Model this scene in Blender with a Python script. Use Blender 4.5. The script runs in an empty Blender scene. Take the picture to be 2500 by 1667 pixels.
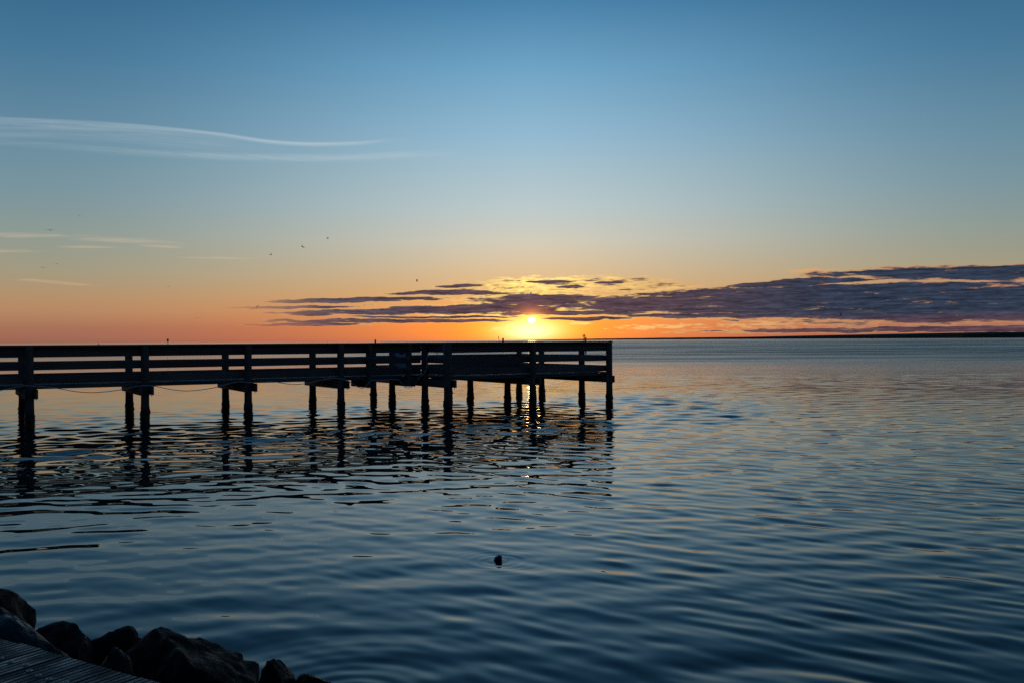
import bpy, bmesh, math, random
import numpy as np
from mathutils import Vector, Matrix, noise
random.seed(7)
R = math.radians
scene = bpy.context.scene

# ------------------------------------------------------------------ camera
FPX = 2308.0                     # focal length in pixels of a 2500 px wide frame
CAM_H = 2.29                     # camera height above the water
PITCH = -3.2 / FPX
ROLL = R(-0.33)
cam_d = bpy.data.cameras.new('camera')
cam_d.sensor_width = 36.0
cam_d.lens = FPX / 2500.0 * 36.0
cam_d.clip_start = 0.05
cam_d.clip_end = 40000.0
cam = bpy.data.objects.new('camera', cam_d)
scene.collection.objects.link(cam)
CAM_R = Matrix.Rotation(R(90) + PITCH, 3, 'X') @ Matrix.Rotation(ROLL, 3, 'Z')
cam.matrix_world = Matrix.Translation((0, 0, CAM_H)) @ CAM_R.to_4x4()
scene.camera = cam

def ray(x, y):
    return CAM_R @ Vector(((x - 1250.0) / FPX, (833.5 - y) / FPX, -1.0))
def at_z(x, y, z):
    d = ray(x, y); t = (z - CAM_H) / d.z
    return Vector((0, 0, CAM_H)) + d * t
def at_y(x, y, Y):
    d = ray(x, y); t = Y / d.y
    return Vector((0, 0, CAM_H)) + d * t
def ang(x, y):                    # azimuth and elevation, in degrees, of a direction
    d = ray(x, y)
    return math.degrees(math.atan2(d.x, d.y)), math.degrees(math.atan2(d.z, math.hypot(d.x, d.y)))
def lin(c):
    return tuple(((v / 255.0) / 12.92 if v / 255.0 <= 0.04045 else ((v / 255.0 + 0.055) / 1.055) ** 2.4) for v in c)

# ------------------------------------------------------------------ sky
SUN_AZ, SUN_EL = ang(1298, 780)
world = bpy.data.worlds.new('World')
scene.world = world
world.use_nodes = True
wt = world.node_tree
wt.nodes.clear()

class G:                          # tiny helper that writes node maths
    def __init__(s, tree): s.t = tree
    def n(s, kind): return s.t.nodes.new(kind)
    def l(s, a, b): s.t.links.new(a, b)
    def put(s, sock, v):
        if hasattr(v, 'is_output'): s.l(v, sock)
        else: sock.default_value = v
    def m(s, op, a, b=0.0, c=None, clamp=False):
        k = s.n('ShaderNodeMath'); k.operation = op; k.use_clamp = clamp
        s.put(k.inputs[0], a); s.put(k.inputs[1], b)
        if c is not None: s.put(k.inputs[2], c)
        return k.outputs[0]
    def smooth(s, v, lo, hi, a=0.0, b=1.0):
        k = s.n('ShaderNodeMapRange'); k.interpolation_type = 'SMOOTHSTEP'
        s.put(k.inputs[0], v); k.inputs[1].default_value = lo; k.inputs[2].default_value = hi
        k.inputs[3].default_value = a; k.inputs[4].default_value = b
        return k.outputs[0]
    def mix(s, f, a, b, mode='MIX'):
        k = s.n('ShaderNodeMix'); k.data_type = 'RGBA'; k.blend_type = mode; k.clamp_factor = True
        s.put(k.inputs[0], f)
        for sock, v in ((k.inputs[6], a), (k.inputs[7], b)):
            if hasattr(v, 'is_output'): s.l(v, sock)
            else: sock.default_value = (*v, 1.0)
        return k.outputs[2]
    def scale(s, col, f):
        k = s.n('ShaderNodeVectorMath'); k.operation = 'SCALE'
        if hasattr(col, 'is_output'): s.l(col, k.inputs[0])
        else: k.inputs[0].default_value = col
        s.put(k.inputs['Scale'], f)
        return k.outputs[0]
    def add(s, a, b):
        k = s.n('ShaderNodeVectorMath'); k.operation = 'ADD'
        s.l(a, k.inputs[0]); s.l(b, k.inputs[1])
        return k.outputs[0]
    def xyz(s, x, y, z=0.0):
        k = s.n('ShaderNodeCombineXYZ')
        s.put(k.inputs[0], x); s.put(k.inputs[1], y); s.put(k.inputs[2], z)
        return k.outputs[0]
    def noise(s, vec, scale=1.0, detail=2.0, rough=0.5, dist=0.0):
        k = s.n('ShaderNodeTexNoise'); k.noise_dimensions = '3D'
        s.l(vec, k.inputs['Vector']); k.inputs['Scale'].default_value = scale
        k.inputs['Detail'].default_value = detail; k.inputs['Roughness'].default_value = rough
        k.inputs['Distortion'].default_value = dist
        return k.outputs[0]
    def mapping(s, vec, loc=(0, 0, 0), rot=(0, 0, 0), scale=(1, 1, 1), kind='POINT'):
        k = s.n('ShaderNodeMapping'); k.vector_type = kind
        s.l(vec, k.inputs[0]); k.inputs[1].default_value = loc
        k.inputs[2].default_value = rot; k.inputs[3].default_value = scale
        return k.outputs[0]
    def ramp(s, fac, stops, interp='LINEAR'):
        k = s.n('ShaderNodeValToRGB'); r = k.color_ramp; r.interpolation = interp
        while len(r.elements) < len(stops): r.elements.new(0.5)
        for e, (p, c) in zip(r.elements, sorted(stops)):
            e.position = p; e.color = (*c, 1.0)
        s.l(fac, k.inputs[0])
        return k.outputs[0]
    def curve(s, v, lo, hi, pts, ylo, yhi):
        t = s.m('DIVIDE', s.m('SUBTRACT', v, lo), hi - lo, clamp=True)
        k = s.n('ShaderNodeFloatCurve'); c = k.mapping.curves[0]
        pts = sorted(((x - lo) / (hi - lo), (y - ylo) / (yhi - ylo)) for x, y in pts)
        while len(c.points) < len(pts): c.points.new(0.5, 0.5)
        for p, (x, y) in zip(c.points, pts):
            p.location = (x, y); p.handle_type = 'AUTO'
        k.mapping.update()
        s.l(t, k.inputs['Value'])
        return s.m('MULTIPLY_ADD', k.outputs[0], yhi - ylo, ylo)

g = G(wt)
tc = g.n('ShaderNodeTexCoord')
sp = g.n('ShaderNodeSeparateXYZ'); g.l(tc.outputs['Generated'], sp.inputs[0])
RAD = 180.0 / math.pi
el = g.m('MULTIPLY', g.m('ARCSINE', sp.outputs[2]), RAD)
az = g.m('MULTIPLY', g.m('ARCTAN2', sp.outputs[0], sp.outputs[1]), RAD)
daz = g.m('SUBTRACT', az, SUN_AZ)
adaz = g.m('ABSOLUTE', daz)
elc = g.m('MAXIMUM', el, 0.0)
fac = g.m('SQRT', g.m('DIVIDE', elc, 90.0))
def skyramp(stops):
    return g.ramp(fac, [(math.sqrt(e / 90.0), lin(c)) for e, c in stops])
toward = skyramp([(0, (214, 112, 78)), (0.8, (232, 130, 74)), (1.7, (234, 152, 88)), (3, (222, 176, 122)), (4.3, (215, 190, 154)),
                  (6, (206, 203, 188)), (8, (188, 204, 206)), (10, (171, 197, 208)), (12, (150, 189, 212)), (16, (112, 166, 200)),
                  (20, (70, 128, 170)), (26, (46, 96, 136)), (36, (34, 76, 112)), (55, (26, 58, 90)), (90, (22, 50, 80))])
aside = skyramp([(0, (150, 97, 84)), (0.8, (168, 113, 90)), (1.8, (184, 138, 102)), (2.6, (181, 146, 110)), (4, (163, 155, 130)),
                 (6, (142, 155, 148)), (8.3, (122, 150, 160)), (11, (104, 142, 162)), (15.5, (72, 121, 154)), (20, (48, 100, 137)),
                 (28, (34, 76, 108)), (40, (27, 60, 90)), (60, (24, 54, 84)), (90, (22, 50, 80))])
away = skyramp([(0, (36, 44, 64)), (4, (46, 52, 74)), (8, (46, 58, 82)), (14, (42, 60, 88)), (25, (36, 62, 94)),
                (50, (26, 54, 84)), (90, (22, 50, 80))])
sky = g.mix(g.smooth(adaz, -2, 29), toward, aside)
sky = g.mix(g.smooth(adaz, 25, 150), sky, away)
# the physical sky of a sun this low gives part of the light
nis = g.n('ShaderNodeTexSky'); nis.sky_type = 'NISHITA'; nis.sun_disc = False
nis.sun_elevation = R(SUN_EL); nis.sun_rotation = R(SUN_AZ)
nis.air_density = 1.0; nis.dust_density = 0.6; nis.ozone_density = 2.0
NISHITA_SHARE = 0.012
sky = g.add(g.scale(sky, 0.97), g.scale(nis.outputs[0], NISHITA_SHARE * 0.2))

# glow of the low sun in the air round it
def gauss(cx, cy, sx, sy):
    a = g.m('DIVIDE', g.m('SUBTRACT', az, cx), sx); b = g.m('DIVIDE', g.m('SUBTRACT', el, cy), sy)
    return g.m('EXPONENT', g.m('MULTIPLY', g.m('ADD', g.m('MULTIPLY', a, a), g.m('MULTIPLY', b, b)), -1.0))
sky = g.add(sky, g.scale((0.62, 0.17, -0.035), gauss(SUN_AZ, 0.7, 7.5, 1.4)))
sky = g.add(sky, g.scale((0.85, 0.58, 0.06), gauss(SUN_AZ - 0.1, 0.65, 2.5, 0.85)))
sky = g.add(sky, g.scale((0.4, 0.5, 0.55), gauss(SUN_AZ - 0.1, 0.55, 1.5, 0.55)))
sky = g.add(sky, g.scale((0.07, 0.035, 0.0), gauss(SUN_AZ, 4.0, 6.0, 2.6)))

# --- clouds, placed by compass bearing and height above the horizon
P = g.xyz(az, el, 0.0)
def ell(x0, y0, x1, y1, ht):      # long lens from one end to the other, ht = half thickness in pixels
    a0 = ang(x0, y0); a1 = ang(x1, y1)
    cx, cy = (a0[0] + a1[0]) / 2, (a0[1] + a1[1]) / 2
    hl = math.hypot(a1[0] - a0[0], a1[1] - a0[1]) / 2
    tilt = math.atan2(a1[1] - a0[1], a1[0] - a0[0])
    k = g.mapping(P, (cx, cy, 0), (0, 0, tilt), (hl, ht * 0.02483, 1.0), 'TEXTURE')
    d = g.n('ShaderNodeVectorMath'); d.operation = 'DOT_PRODUCT'
    g.l(k, d.inputs[0]); g.l(k, d.inputs[1])
    return g.m('SUBTRACT', 1.0, d.outputs['Value'])
def cover(items):
    c = None
    for it in items:
        e = ell(*it)
        c = e if c is None else g.m('MAXIMUM', c, e)
    return g.m('MAXIMUM', c, -1.5)
wob = g.noise(g.xyz(g.m('MULTIPLY', az, 0.5), g.m('MULTIPLY', el, 1.1), 3.0), 1.0, 3.0, 0.5)
elw = g.m('ADD', el, g.m('MULTIPLY', g.m('SUBTRACT', wob, 0.5), 0.35))
P = g.xyz(az, elw, 0.0)
bank = cover([
    (600, 737, 1120, 728, 7), (930, 716, 1270, 713, 7), (1050, 701, 1200, 697, 5), (1270, 690, 1420, 687, 5), (1440, 692, 1530, 690, 4), (1350, 703, 1440, 702, 4),
    (540, 752, 900, 748, 4), (640, 765, 1100, 760, 8), (900, 757, 1420, 752, 13), (580, 785, 1290, 781, 6), (560, 794, 920, 792, 4), (830, 774, 1280, 773, 3.5),
    (1120, 735, 1500, 730, 16), (1310, 780, 1560, 778, 5), (1140, 765, 1600, 764, 7),
    (1380, 742, 2300, 735, 32), (1300, 745, 1900, 742, 26), (1480, 745, 3500, 728, 48), (1500, 772, 2150, 768, 7),
    (1960, 672, 3400, 642, 19), (1760, 700, 2160, 678, 11), (1500, 722, 2600, 690, 16), (2600, 690, 4600, 640, 40),
    (1640, 809, 3600, 792, 8), (-3000, 700, -1500, 715, 12)])
n1 = g.noise(g.xyz(g.m('MULTIPLY', az, 0.36), g.m('MULTIPLY', el, 3.4), 0.0), 1.0, 5.0, 0.62, 0.2)
n2 = g.noise(g.xyz(g.m('MULTIPLY', az, 1.5), g.m('MULTIPLY', el, 10.0), 8.0), 1.0, 5.0, 0.66, 0.4)
frag = g.m('MINIMUM', g.m('MULTIPLY', ell(1100, 703, 1660, 694, 20), 0.6), 0.10)
bank = g.m('MAXIMUM', bank, frag)
dens = g.m('ADD', g.m('MINIMUM', g.m('MULTIPLY', bank, 1.5), 0.95), g.m('MULTIPLY', g.m('SUBTRACT', n1, 0.5), 2.8))
dens = g.m('ADD', dens, g.m('MULTIPLY', g.m('SUBTRACT', n2, 0.5), 1.7))
# gold wisps over the sun
wisp = cover([(1150, 697, 1620, 690, 22), (1330, 690, 1560, 690, 14), (1560, 712, 1720, 700, 6), (1900, 668, 2060, 656, 6), (1740, 795, 2000, 790, 9),
              (1480, 800, 1760, 795, 7), (1190, 805, 1230, 803, 5), (1370, 790, 1460, 789, 4), (1000, 768, 1280, 769, 4)])
n4 = g.noise(g.xyz(g.m('MULTIPLY', az, 1.1), g.m('MULTIPLY', el, 7.5), 23.0), 1.0, 5.0, 0.62, 0.4)
wd = g.m('ADD', wisp, g.m('MULTIPLY', g.m('SUBTRACT', n4, 0.5), 6.0))
near_sun = g.m('EXPONENT', g.m('DIVIDE', adaz, -6.0))
near_sun2 = g.m('EXPONENT', g.m('DIVIDE', adaz, -12.0))
gold = g.mix(near_sun2, lin((205, 140, 112)), lin((255, 218, 120)))
gold = g.scale(gold, g.m('MULTIPLY_ADD', near_sun, 0.6, 0.82))
gold = g.mix(g.smooth(adaz, 30, 100), gold, lin((120, 104, 112)))
core = g.mix(g.smooth(adaz, 2, 20), lin((90, 68, 76)), lin((47, 57, 75)))
core = g.mix(g.smooth(daz, -4, -12), core, lin((84, 72, 82)))
core = g.mix(g.m('MULTIPLY', g.smooth(el, 1.6, 0.6), g.m('MULTIPLY_ADD', g.smooth(adaz, 3, 20), -0.25, 0.6)), core, lin((140, 80, 74)))
n3 = g.noise(g.xyz(g.m('MULTIPLY', az, 0.5), g.m('MULTIPLY', el, 6.5), 15.0), 1.0, 5.0, 0.65, 0.4)
core = g.scale(core, g.m('MULTIPLY', g.m('MULTIPLY_ADD', n2, 1.7, 0.15), g.m('MAXIMUM', g.m('MULTIPLY_ADD', n3, 2.9, -0.4), 0.3)))
warm = g.m('MULTIPLY', gauss(SUN_AZ, SUN_EL + 0.25, 1.1, 0.55), 1.0)
core = g.add(core, g.scale((0.42, 0.10, 0.01), warm))
ccol = g.mix(g.smooth(dens, 0.05, 0.66), gold, core)
sky = g.mix(g.m('MULTIPLY', g.smooth(wd, 0.1, 1.2), 0.9), sky, g.scale(gold, 1.15))
sky = g.mix(g.m('MULTIPLY', g.smooth(dens, -0.22, 0.34), g.smooth(daz, -20.0, -11.5, 0.0, 1.0)), sky, ccol)

# --- high thin cirrus
def A(x, y): return ang(x, y)
lo, hi = -60.0, 12.0
c1 = g.curve(az, lo, hi, [(-60, 14.5)] + [A(*p) for p in ((-250, 285), (0, 290), (280, 303), (520, 326), (690, 348), (850, 350), (985, 341))] + [(12, 11.6)], 5.0, 20.0)
c2 = g.curve(az, lo, hi, [(-60, 13.0)] + [A(*p) for p in ((-250, 330), (0, 345), (300, 368), (600, 383), (850, 385), (1000, 378), (1150, 375))] + [(12, 10.9)], 5.0, 20.0)
fil = g.noise(g.xyz(g.m('MULTIPLY', az, 0.13), g.m('MULTIPLY', g.m('SUBTRACT', el, c1), 3.4), 1.0), 1.0, 6.0, 0.7, 1.1)
fil2 = g.noise(g.xyz(g.m('MULTIPLY', az, 0.35), g.m('MULTIPLY', g.m('SUBTRACT', el, c1), 7.0), 4.0), 1.0, 6.0, 0.68, 0.4)
def streak(c, up, down, a_end, a_fade):
    d = g.m('SUBTRACT', el, c)
    t = g.m('MULTIPLY', g.smooth(d, up, 0.0), g.smooth(d, -down, 0.0))
    return g.m('MULTIPLY', t, g.smooth(az, a_end, a_fade))
s1 = g.m('MULTIPLY', streak(c1, 0.13, 0.24, A(1010, 0)[0], A(800, 0)[0]), g.smooth(az, A(150, 0)[0], A(700, 0)[0], 0.22, 0.60))
s1b = g.m('MULTIPLY', g.m('MULTIPLY', streak(c1, 0.10, 1.5, A(760, 0)[0], A(350, 0)[0]), g.smooth(fil, 0.12, 0.78)), 0.44)
s2 = g.m('MULTIPLY', g.m('MULTIPLY', g.smooth(az, A(100, 0)[0], A(750, 0)[0], 0.3, 1.0), g.m('MULTIPLY', streak(c2, 0.30, 0.35, A(1170, 0)[0], A(950, 0)[0]), g.smooth(fil2, 0.18, 0.60))), 0.40)
P = g.xyz(az, el, 0.0)
low = cover([(-260, 566, 260, 578, 6), (180, 582, 440, 592, 7), (340, 600, 460, 604, 4), (-200, 613, 100, 613, 5), (40, 682, 240, 698, 4),
             (420, 628, 640, 632, 2.5), (130, 602, 300, 605, 3)])
s3 = g.m('MULTIPLY', g.smooth(g.m('ADD', low, g.m('MULTIPLY', g.m('SUBTRACT', fil2, 0.5), 3.5)), -0.4, 1.8), 0.34)
cir = g.m('MAXIMUM', g.m('MAXIMUM', s1, s1b), g.m('MAXIMUM', s2, s3))
cir = g.m('MULTIPLY', cir, g.m('MULTIPLY_ADD', fil2, 0.9, 0.5))
ccir = g.mix(g.smooth(el, 4, 10), lin((228, 196, 150)), lin((188, 202, 210)))
sky = g.mix(cir, sky, ccir)

# --- the sun's disc, its top behind the lowest cloud bar
sv = Vector((math.sin(R(SUN_AZ)) * math.cos(R(SUN_EL)), math.cos(R(SUN_AZ)) * math.cos(R(SUN_EL)), math.sin(R(SUN_EL))))
dd = g.m('SQRT', g.m('ADD', g.m('MULTIPLY', daz, daz), g.m('POWER', g.m('SUBTRACT', el, SUN_EL), 2.0)))
disc = g.smooth(dd, 0.30, 0.20)
veil = g.m('MULTIPLY_ADD', g.smooth(el, SUN_EL + 0.06, SUN_EL + 0.17), -0.86, 1.0)
sky = g.add(sky, g.scale((1.8, 1.3, 0.75), g.m('MULTIPLY', disc, veil)))
sky = g.add(sky, g.scale((1.1, 0.5, 0.05), g.m('MULTIPLY', gauss(SUN_AZ, SUN_EL + 0.06, 0.48, 0.34), 0.9)))
bg = g.n('ShaderNodeBackground'); g.l(sky, bg.inputs[0]); bg.inputs[1].default_value = 1.0
world.cycles.sampling_method = 'NONE'
wo = g.n('ShaderNodeOutputWorld'); g.l(bg.outputs[0], wo.inputs[0])

# ------------------------------------------------------------------ sun and exposure
sun_d = bpy.data.lights.new('sun', 'SUN')
sun_d.energy = 0.005; sun_d.angle = R(0.53); sun_d.color = (1.0, 0.50, 0.15)   # dusk: the sun is veiled by the cloud bar
sun = bpy.data.objects.new('sun', sun_d)
scene.collection.objects.link(sun)
sun.rotation_euler = (-sv).to_track_quat('-Z', 'Y').to_euler()
sun.location = (0, 0, 30)
scene.view_settings.view_transform = 'Standard'
scene.view_settings.look = 'None'
scene.view_settings.exposure = 0.0
scene.view_settings.gamma = 1.0
scene.render.engine = 'CYCLES'
scene.cycles.use_denoising = False
scene.cycles.max_bounces = 6
scene.cycles.sample_clamp_indirect = 4.0

# ------------------------------------------------------------------ helpers
col = scene.collection
def link(o, parent=None):
    col.objects.link(o)
    if parent is not None: o.parent = parent
    return o
def tag(o, label=None, cat=None, group=None, kind=None):
    for k, v in (('label', label), ('category', cat), ('group', group), ('kind', kind)):
        if v: o[k] = v
    return o
def empty(name, loc=(0, 0, 0), rz=0.0):
    o = bpy.data.objects.new(name, None); o.location = loc; o.rotation_euler = (0, 0, rz)
    o.empty_display_size = 0.2
    return link(o)
def mesh(name, verts, faces, mat, smooth=False):
    me = bpy.data.meshes.new(name); me.from_pydata([tuple(v) for v in verts], [], faces); me.update()
    if smooth:
        for p in me.polygons: p.use_smooth = True
    if mat: me.materials.append(mat)
    return me
def obj(name, me, parent=None, loc=(0, 0, 0), rot=(0, 0, 0), sc=(1, 1, 1)):
    o = bpy.data.objects.new(name, me); o.location = loc; o.rotation_euler = rot; o.scale = sc
    return link(o, parent)
def box_mesh(name, mat, ch=0.0):
    bm = bmesh.new(); bmesh.ops.create_cube(bm, size=1.0)
    me = bpy.data.meshes.new(name); bm.to_mesh(me); bm.free()
    if mat: me.materials.append(mat)
    return me
def box_verts(x0, x1, y0, y1, z0, z1, ch=0.006):
    bm = bmesh.new(); bmesh.ops.create_cube(bm, size=1.0)
    for v in bm.verts:
        v.co = Vector(((x0 + x1) / 2 + v.co.x * (x1 - x0), (y0 + y1) / 2 + v.co.y * (y1 - y0), (z0 + z1) / 2 + v.co.z * (z1 - z0)))
    if ch: bmesh.ops.bevel(bm, geom=list(bm.edges), offset=ch, segments=1, affect='EDGES')
    return bm
def bm_mesh(name, bm, mat, smooth=False):
    me = bpy.data.meshes.new(name); bm.to_mesh(me); bm.free()
    if smooth:
        for p in me.polygons: p.use_smooth = True
    if mat: me.materials.append(mat)
    return me
def tube(name, pts, r, mat, seg=8, cap=True):
    pts = [Vector(p) for p in pts]; V = []; F = []
    rr = r if isinstance(r, (list, tuple)) else [r] * len(pts)
    for i, p in enumerate(pts):
        t = (pts[min(i + 1, len(pts) - 1)] - pts[max(i - 1, 0)]).normalized()
        up = Vector((0, 0, 1)) if abs(t.z) < 0.95 else Vector((1, 0, 0))
        a = t.cross(up).normalized(); b = t.cross(a)
        for k in range(seg):
            w = 2 * math.pi * k / seg
            V.append(p + (a * math.cos(w) + b * math.sin(w)) * rr[i])
    for i in range(len(pts) - 1):
        for k in range(seg):
            F.append((i * seg + k, i * seg + (k + 1) % seg, (i + 1) * seg + (k + 1) % seg, (i + 1) * seg + k))
    if cap:
        F.append(tuple(range(seg))[::-1]); F.append(tuple(range((len(pts) - 1) * seg, len(pts) * seg)))
    return mesh(name, V, F, mat, True)
def catmull(pts, n=8):
    pts = [Vector(p) for p in pts]; out = []
    for i in range(len(pts) - 1):
        p0 = pts[max(i - 1, 0)]; p1 = pts[i]; p2 = pts[i + 1]; p3 = pts[min(i + 2, len(pts) - 1)]
        for k in range(n):
            t = k / n
            out.append(0.5 * ((2 * p1) + (p2 - p0) * t + (2 * p0 - 5 * p1 + 4 * p2 - p3) * t * t + (3 * p1 - p0 - 3 * p2 + p3) * t ** 3))
    out.append(pts[-1]); return out

# ------------------------------------------------------------------ materials
def new_mat(name):
    m = bpy.data.materials.new(name); m.use_nodes = True
    b = m.node_tree.nodes['Principled BSDF']
    return m, G(m.node_tree), b
def simple(name, c, rough=0.6, metal=0.0, var=0.25, sc=9.0, bump=0.0):
    m, q, b = new_mat(name)
    t = q.n('ShaderNodeTexCoord')
    n = q.noise(t.outputs['Object'], sc, 5.0, 0.6)
    f = q.m('MULTIPLY_ADD', n, 2 * var, 1.0 - var)
    q.l(q.scale(c, f), b.inputs['Base Color'])
    b.inputs['Roughness'].default_value = rough; b.inputs['Metallic'].default_value = metal
    if bump:
        k = q.n('ShaderNodeBump'); k.inputs['Distance'].default_value = bump; q.l(n, k.inputs['Height']); q.l(k.outputs[0], b.inputs['Normal'])
    return m
def wood(name, c, axis, rough=0.75, spec=0.3):
    m, q, b = new_mat(name)
    geo = q.n('ShaderNodeNewGeometry'); oi = q.n('ShaderNodeObjectInfo')
    p = q.mapping(geo.outputs['Position'], (0, 0, 0), (0, 0, 0), (1, 1, 1))
    p = q.mapping(p, rot=(0, 0, -axis))
    off = q.xyz(q.m('MULTIPLY', oi.outputs['Random'], 37.0), 0.0, q.m('MULTIPLY', oi.outputs['Random'], 11.0))
    p = q.add(p, off)
    grain = q.noise(q.mapping(p, scale=(1.2, 26.0, 26.0)), 1.0, 5.0, 0.6, 0.4)
    blot = q.noise(p, 1.8, 4.0, 0.6)
    f = q.m('MULTIPLY', q.m('MULTIPLY_ADD', grain, 0.9, 0.55), q.m('MULTIPLY_ADD', blot, 0.7, 0.65))
    f = q.m('MULTIPLY', f, q.m('MULTIPLY_ADD', oi.outputs['Random'], 0.5, 0.75))
    q.l(q.scale(c, f), b.inputs['Base Color'])
    b.inputs['Roughness'].default_value = rough; b.inputs['Specular IOR Level'].default_value = spec
    k = q.n('ShaderNodeBump'); k.inputs['Distance'].default_value = 0.004; k.inputs['Strength'].default_value = 0.8
    q.l(grain, k.inputs['Height']); q.l(k.outputs[0], b.inputs['Normal'])
    return m
TH = R(30.7)                       # bearing of the pier
M_timber = wood('weathered_timber', (0.12, 0.108, 0.092), TH)
M_cross = wood('weathered_cross_timber', (0.12, 0.108, 0.092), TH + R(90))
M_deckp = wood('weathered_deck', (0.13, 0.125, 0.12), TH + R(90), 0.6)
def pile_mat():
    m, q, b = new_mat('creosoted_pile')
    geo = q.n('ShaderNodeNewGeometry'); s = q.n('ShaderNodeSeparateXYZ'); q.l(geo.outputs['Position'], s.inputs[0])
    grain = q.noise(q.mapping(geo.outputs['Position'], scale=(26, 26, 1.2)), 1.0, 5.0, 0.6)
    wet = q.smooth(q.m('ADD', s.outputs[2], q.m('MULTIPLY', grain, 0.3)), 0.75, 0.35)
    c = q.mix(grain, (0.05, 0.047, 0.040), (0.15, 0.138, 0.12))
    c = q.mix(wet, c, (0.012, 0.013, 0.012))
    q.l(c, b.inputs['Base Color'])
    q.l(q.m('MULTIPLY_ADD', wet, -0.35, 0.8), b.inputs['Roughness']); b.inputs['Specular IOR Level'].default_value = 0.3
    k = q.n('ShaderNodeBump'); k.inputs['Distance'].default_value = 0.006; q.l(grain, k.inputs['Height']); q.l(k.outputs[0], b.inputs['Normal'])
    return m
M_pile = pile_mat()
M_steel = simple('galvanised_steel', (0.35, 0.35, 0.34), 0.45, 0.8)
M_pvc = simple('grey_plastic_pipe', (0.12, 0.12, 0.115), 0.5)
M_cable = simple('grey_cable', (0.60, 0.62, 0.64), 0.5, 0, 0.15)
M_bin = simple('pale_plastic', (0.30, 0.38, 0.46), 0.45, 0, 0.08, 3.0)
M_dark = simple('dark_post', (0.03, 0.028, 0.026), 0.8)
M_mark = simple('day_board', (0.05, 0.03, 0.03), 0.7)
M_bird = simple('gull_plumage', (0.06, 0.058, 0.055), 0.9)
M_float = simple('float_plastic', (0.012, 0.012, 0.013), 0.45, 0, 0.3, 30.0, 0.003)

# ------------------------------------------------------------------ water
def water_mat():
    m, q, b = new_mat('sea_water')
    geo = q.n('ShaderNodeNewGeometry'); pos = geo.outputs['Position']
    s = q.n('ShaderNodeSeparateXYZ'); q.l(pos, s.inputs[0]); X, Y = s.outputs[0], s.outputs[1]
    b.inputs['Base Color'].default_value = (0.002, 0.008, 0.012, 1)
    b.inputs['IOR'].default_value = 1.333
    b.inputs['Specular IOR Level'].default_value = 0.5
    def train(rot, along, across, amp, seed, detail=1.0, rough=0.4, dist=0.0):
        p = q.mapping(pos, (0, 0, 0), (0, 0, rot), (1, 1, 0))
        p = q.mapping(p, (seed, seed, seed), (0.7, 0.45, 0.3), (along, across, 1))
        return q.m('MULTIPLY', q.noise(p, 1.0, detail, rough, dist), amp)
    patch = q.noise(q.mapping(pos, (3, 0, 5), (0.5, 0.4, R(20)), (0.035, 0.06, 0.02)), 1.0, 3.0, 0.55)
    patch2 = q.noise(q.mapping(pos, (3, 9, 5), (0.5, 0.4, R(8)), (0.004, 0.016, 0.01)), 1.0, 3.0, 0.55)
    # ripples too small or too far to resolve spread the reflection
    far = q.m('SUBTRACT', q.smooth(Y, 38.0, 140.0), q.smooth(Y, 250.0, 1500.0, 0.0, 0.45))
    rough = q.m('ADD', q.m('MULTIPLY_ADD', far, FAR_ROUGH, 0.02), q.smooth(Y, 14.0, 36.0, 0.0, 0.045))
    lee = q.smooth(q.m('MULTIPLY_ADD', Y, 0.14, X), -14.0, 12.0, 0.42, 1.0)
    patch3 = q.noise(q.mapping(pos, (1, 4, 7), (0.6, 0.3, R(6)), (0.03, 0.11, 0.01)), 1.0, 6.0, 0.7)
    rough = q.m('MULTIPLY', q.m('MULTIPLY', rough, lee), q.m('MULTIPLY', q.smooth(patch2, 0.3, 0.7, 0.8, 1.2), q.smooth(patch3, 0.3, 0.7, 0.6, 1.4)))
    q.l(rough, b.inputs['Roughness'])
    # chop that grows with the open fetch
    out = q.m('MULTIPLY', q.smooth(Y, 35.0, 110.0), q.smooth(patch, 0.35, 0.62, 0.7, 1.2))
    h = q.m('MULTIPLY', train(R(12), 0.8, 2.2, 0.085, 41.0, 2.0, 0.5, 0.3), out)
    h = q.m('ADD', h, q.m('MULTIPLY', train(R(-22), 2.0, 4.5, 0.030, 51.0, 2.0, 0.5, 0.3), out))
    h = q.m('ADD', h, q.m('MULTIPLY', train(R(20), 2.5, 7.0, 0.0007, 31.0, 1.0, 0.4), q.smooth(patch, 0.38, 0.62, 0.15, 1.2)))
    # rings spreading from the stones and the float
    def rings(p0, wave, amp, reach):
        dx = q.m('SUBTRACT', X, p0[0]); dy = q.m('SUBTRACT', Y, p0[1])
        r = q.m('SQRT', q.m('ADD', q.m('MULTIPLY', dx, dx), q.m('MULTIPLY', dy, dy)))
        w = q.m('SINE', q.m('MULTIPLY', q.m('ADD', r, q.m('MULTIPLY', patch, 0.9)), 2 * math.pi / wave))
        return q.m('MULTIPLY', q.m('MULTIPLY', w, amp), q.m('EXPONENT', q.m('DIVIDE', r, -reach)))
    a = at_z(850, 1700, 0); f = at_z(1216, 1368, 0)
    h = q.m('ADD', h, rings(a, 0.17, 0.0020, 0.50))
    h = q.m('ADD', h, rings(f, 0.12, 0.0009, 0.28))
    k = q.n('ShaderNodeBump'); k.inputs['Strength'].default_value = 1.0; k.inputs['Distance'].default_value = 1.0
    q.l(h, k.inputs['Height']); q.l(k.outputs[0], b.inputs['Normal'])
    return m
FAR_ROUGH = 0.25
M_water = water_mat()
def sstep(v, a, b):
    t = np.clip((v - a) / (b - a), 0, 1); return t * t * (3 - 2 * t)
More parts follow.
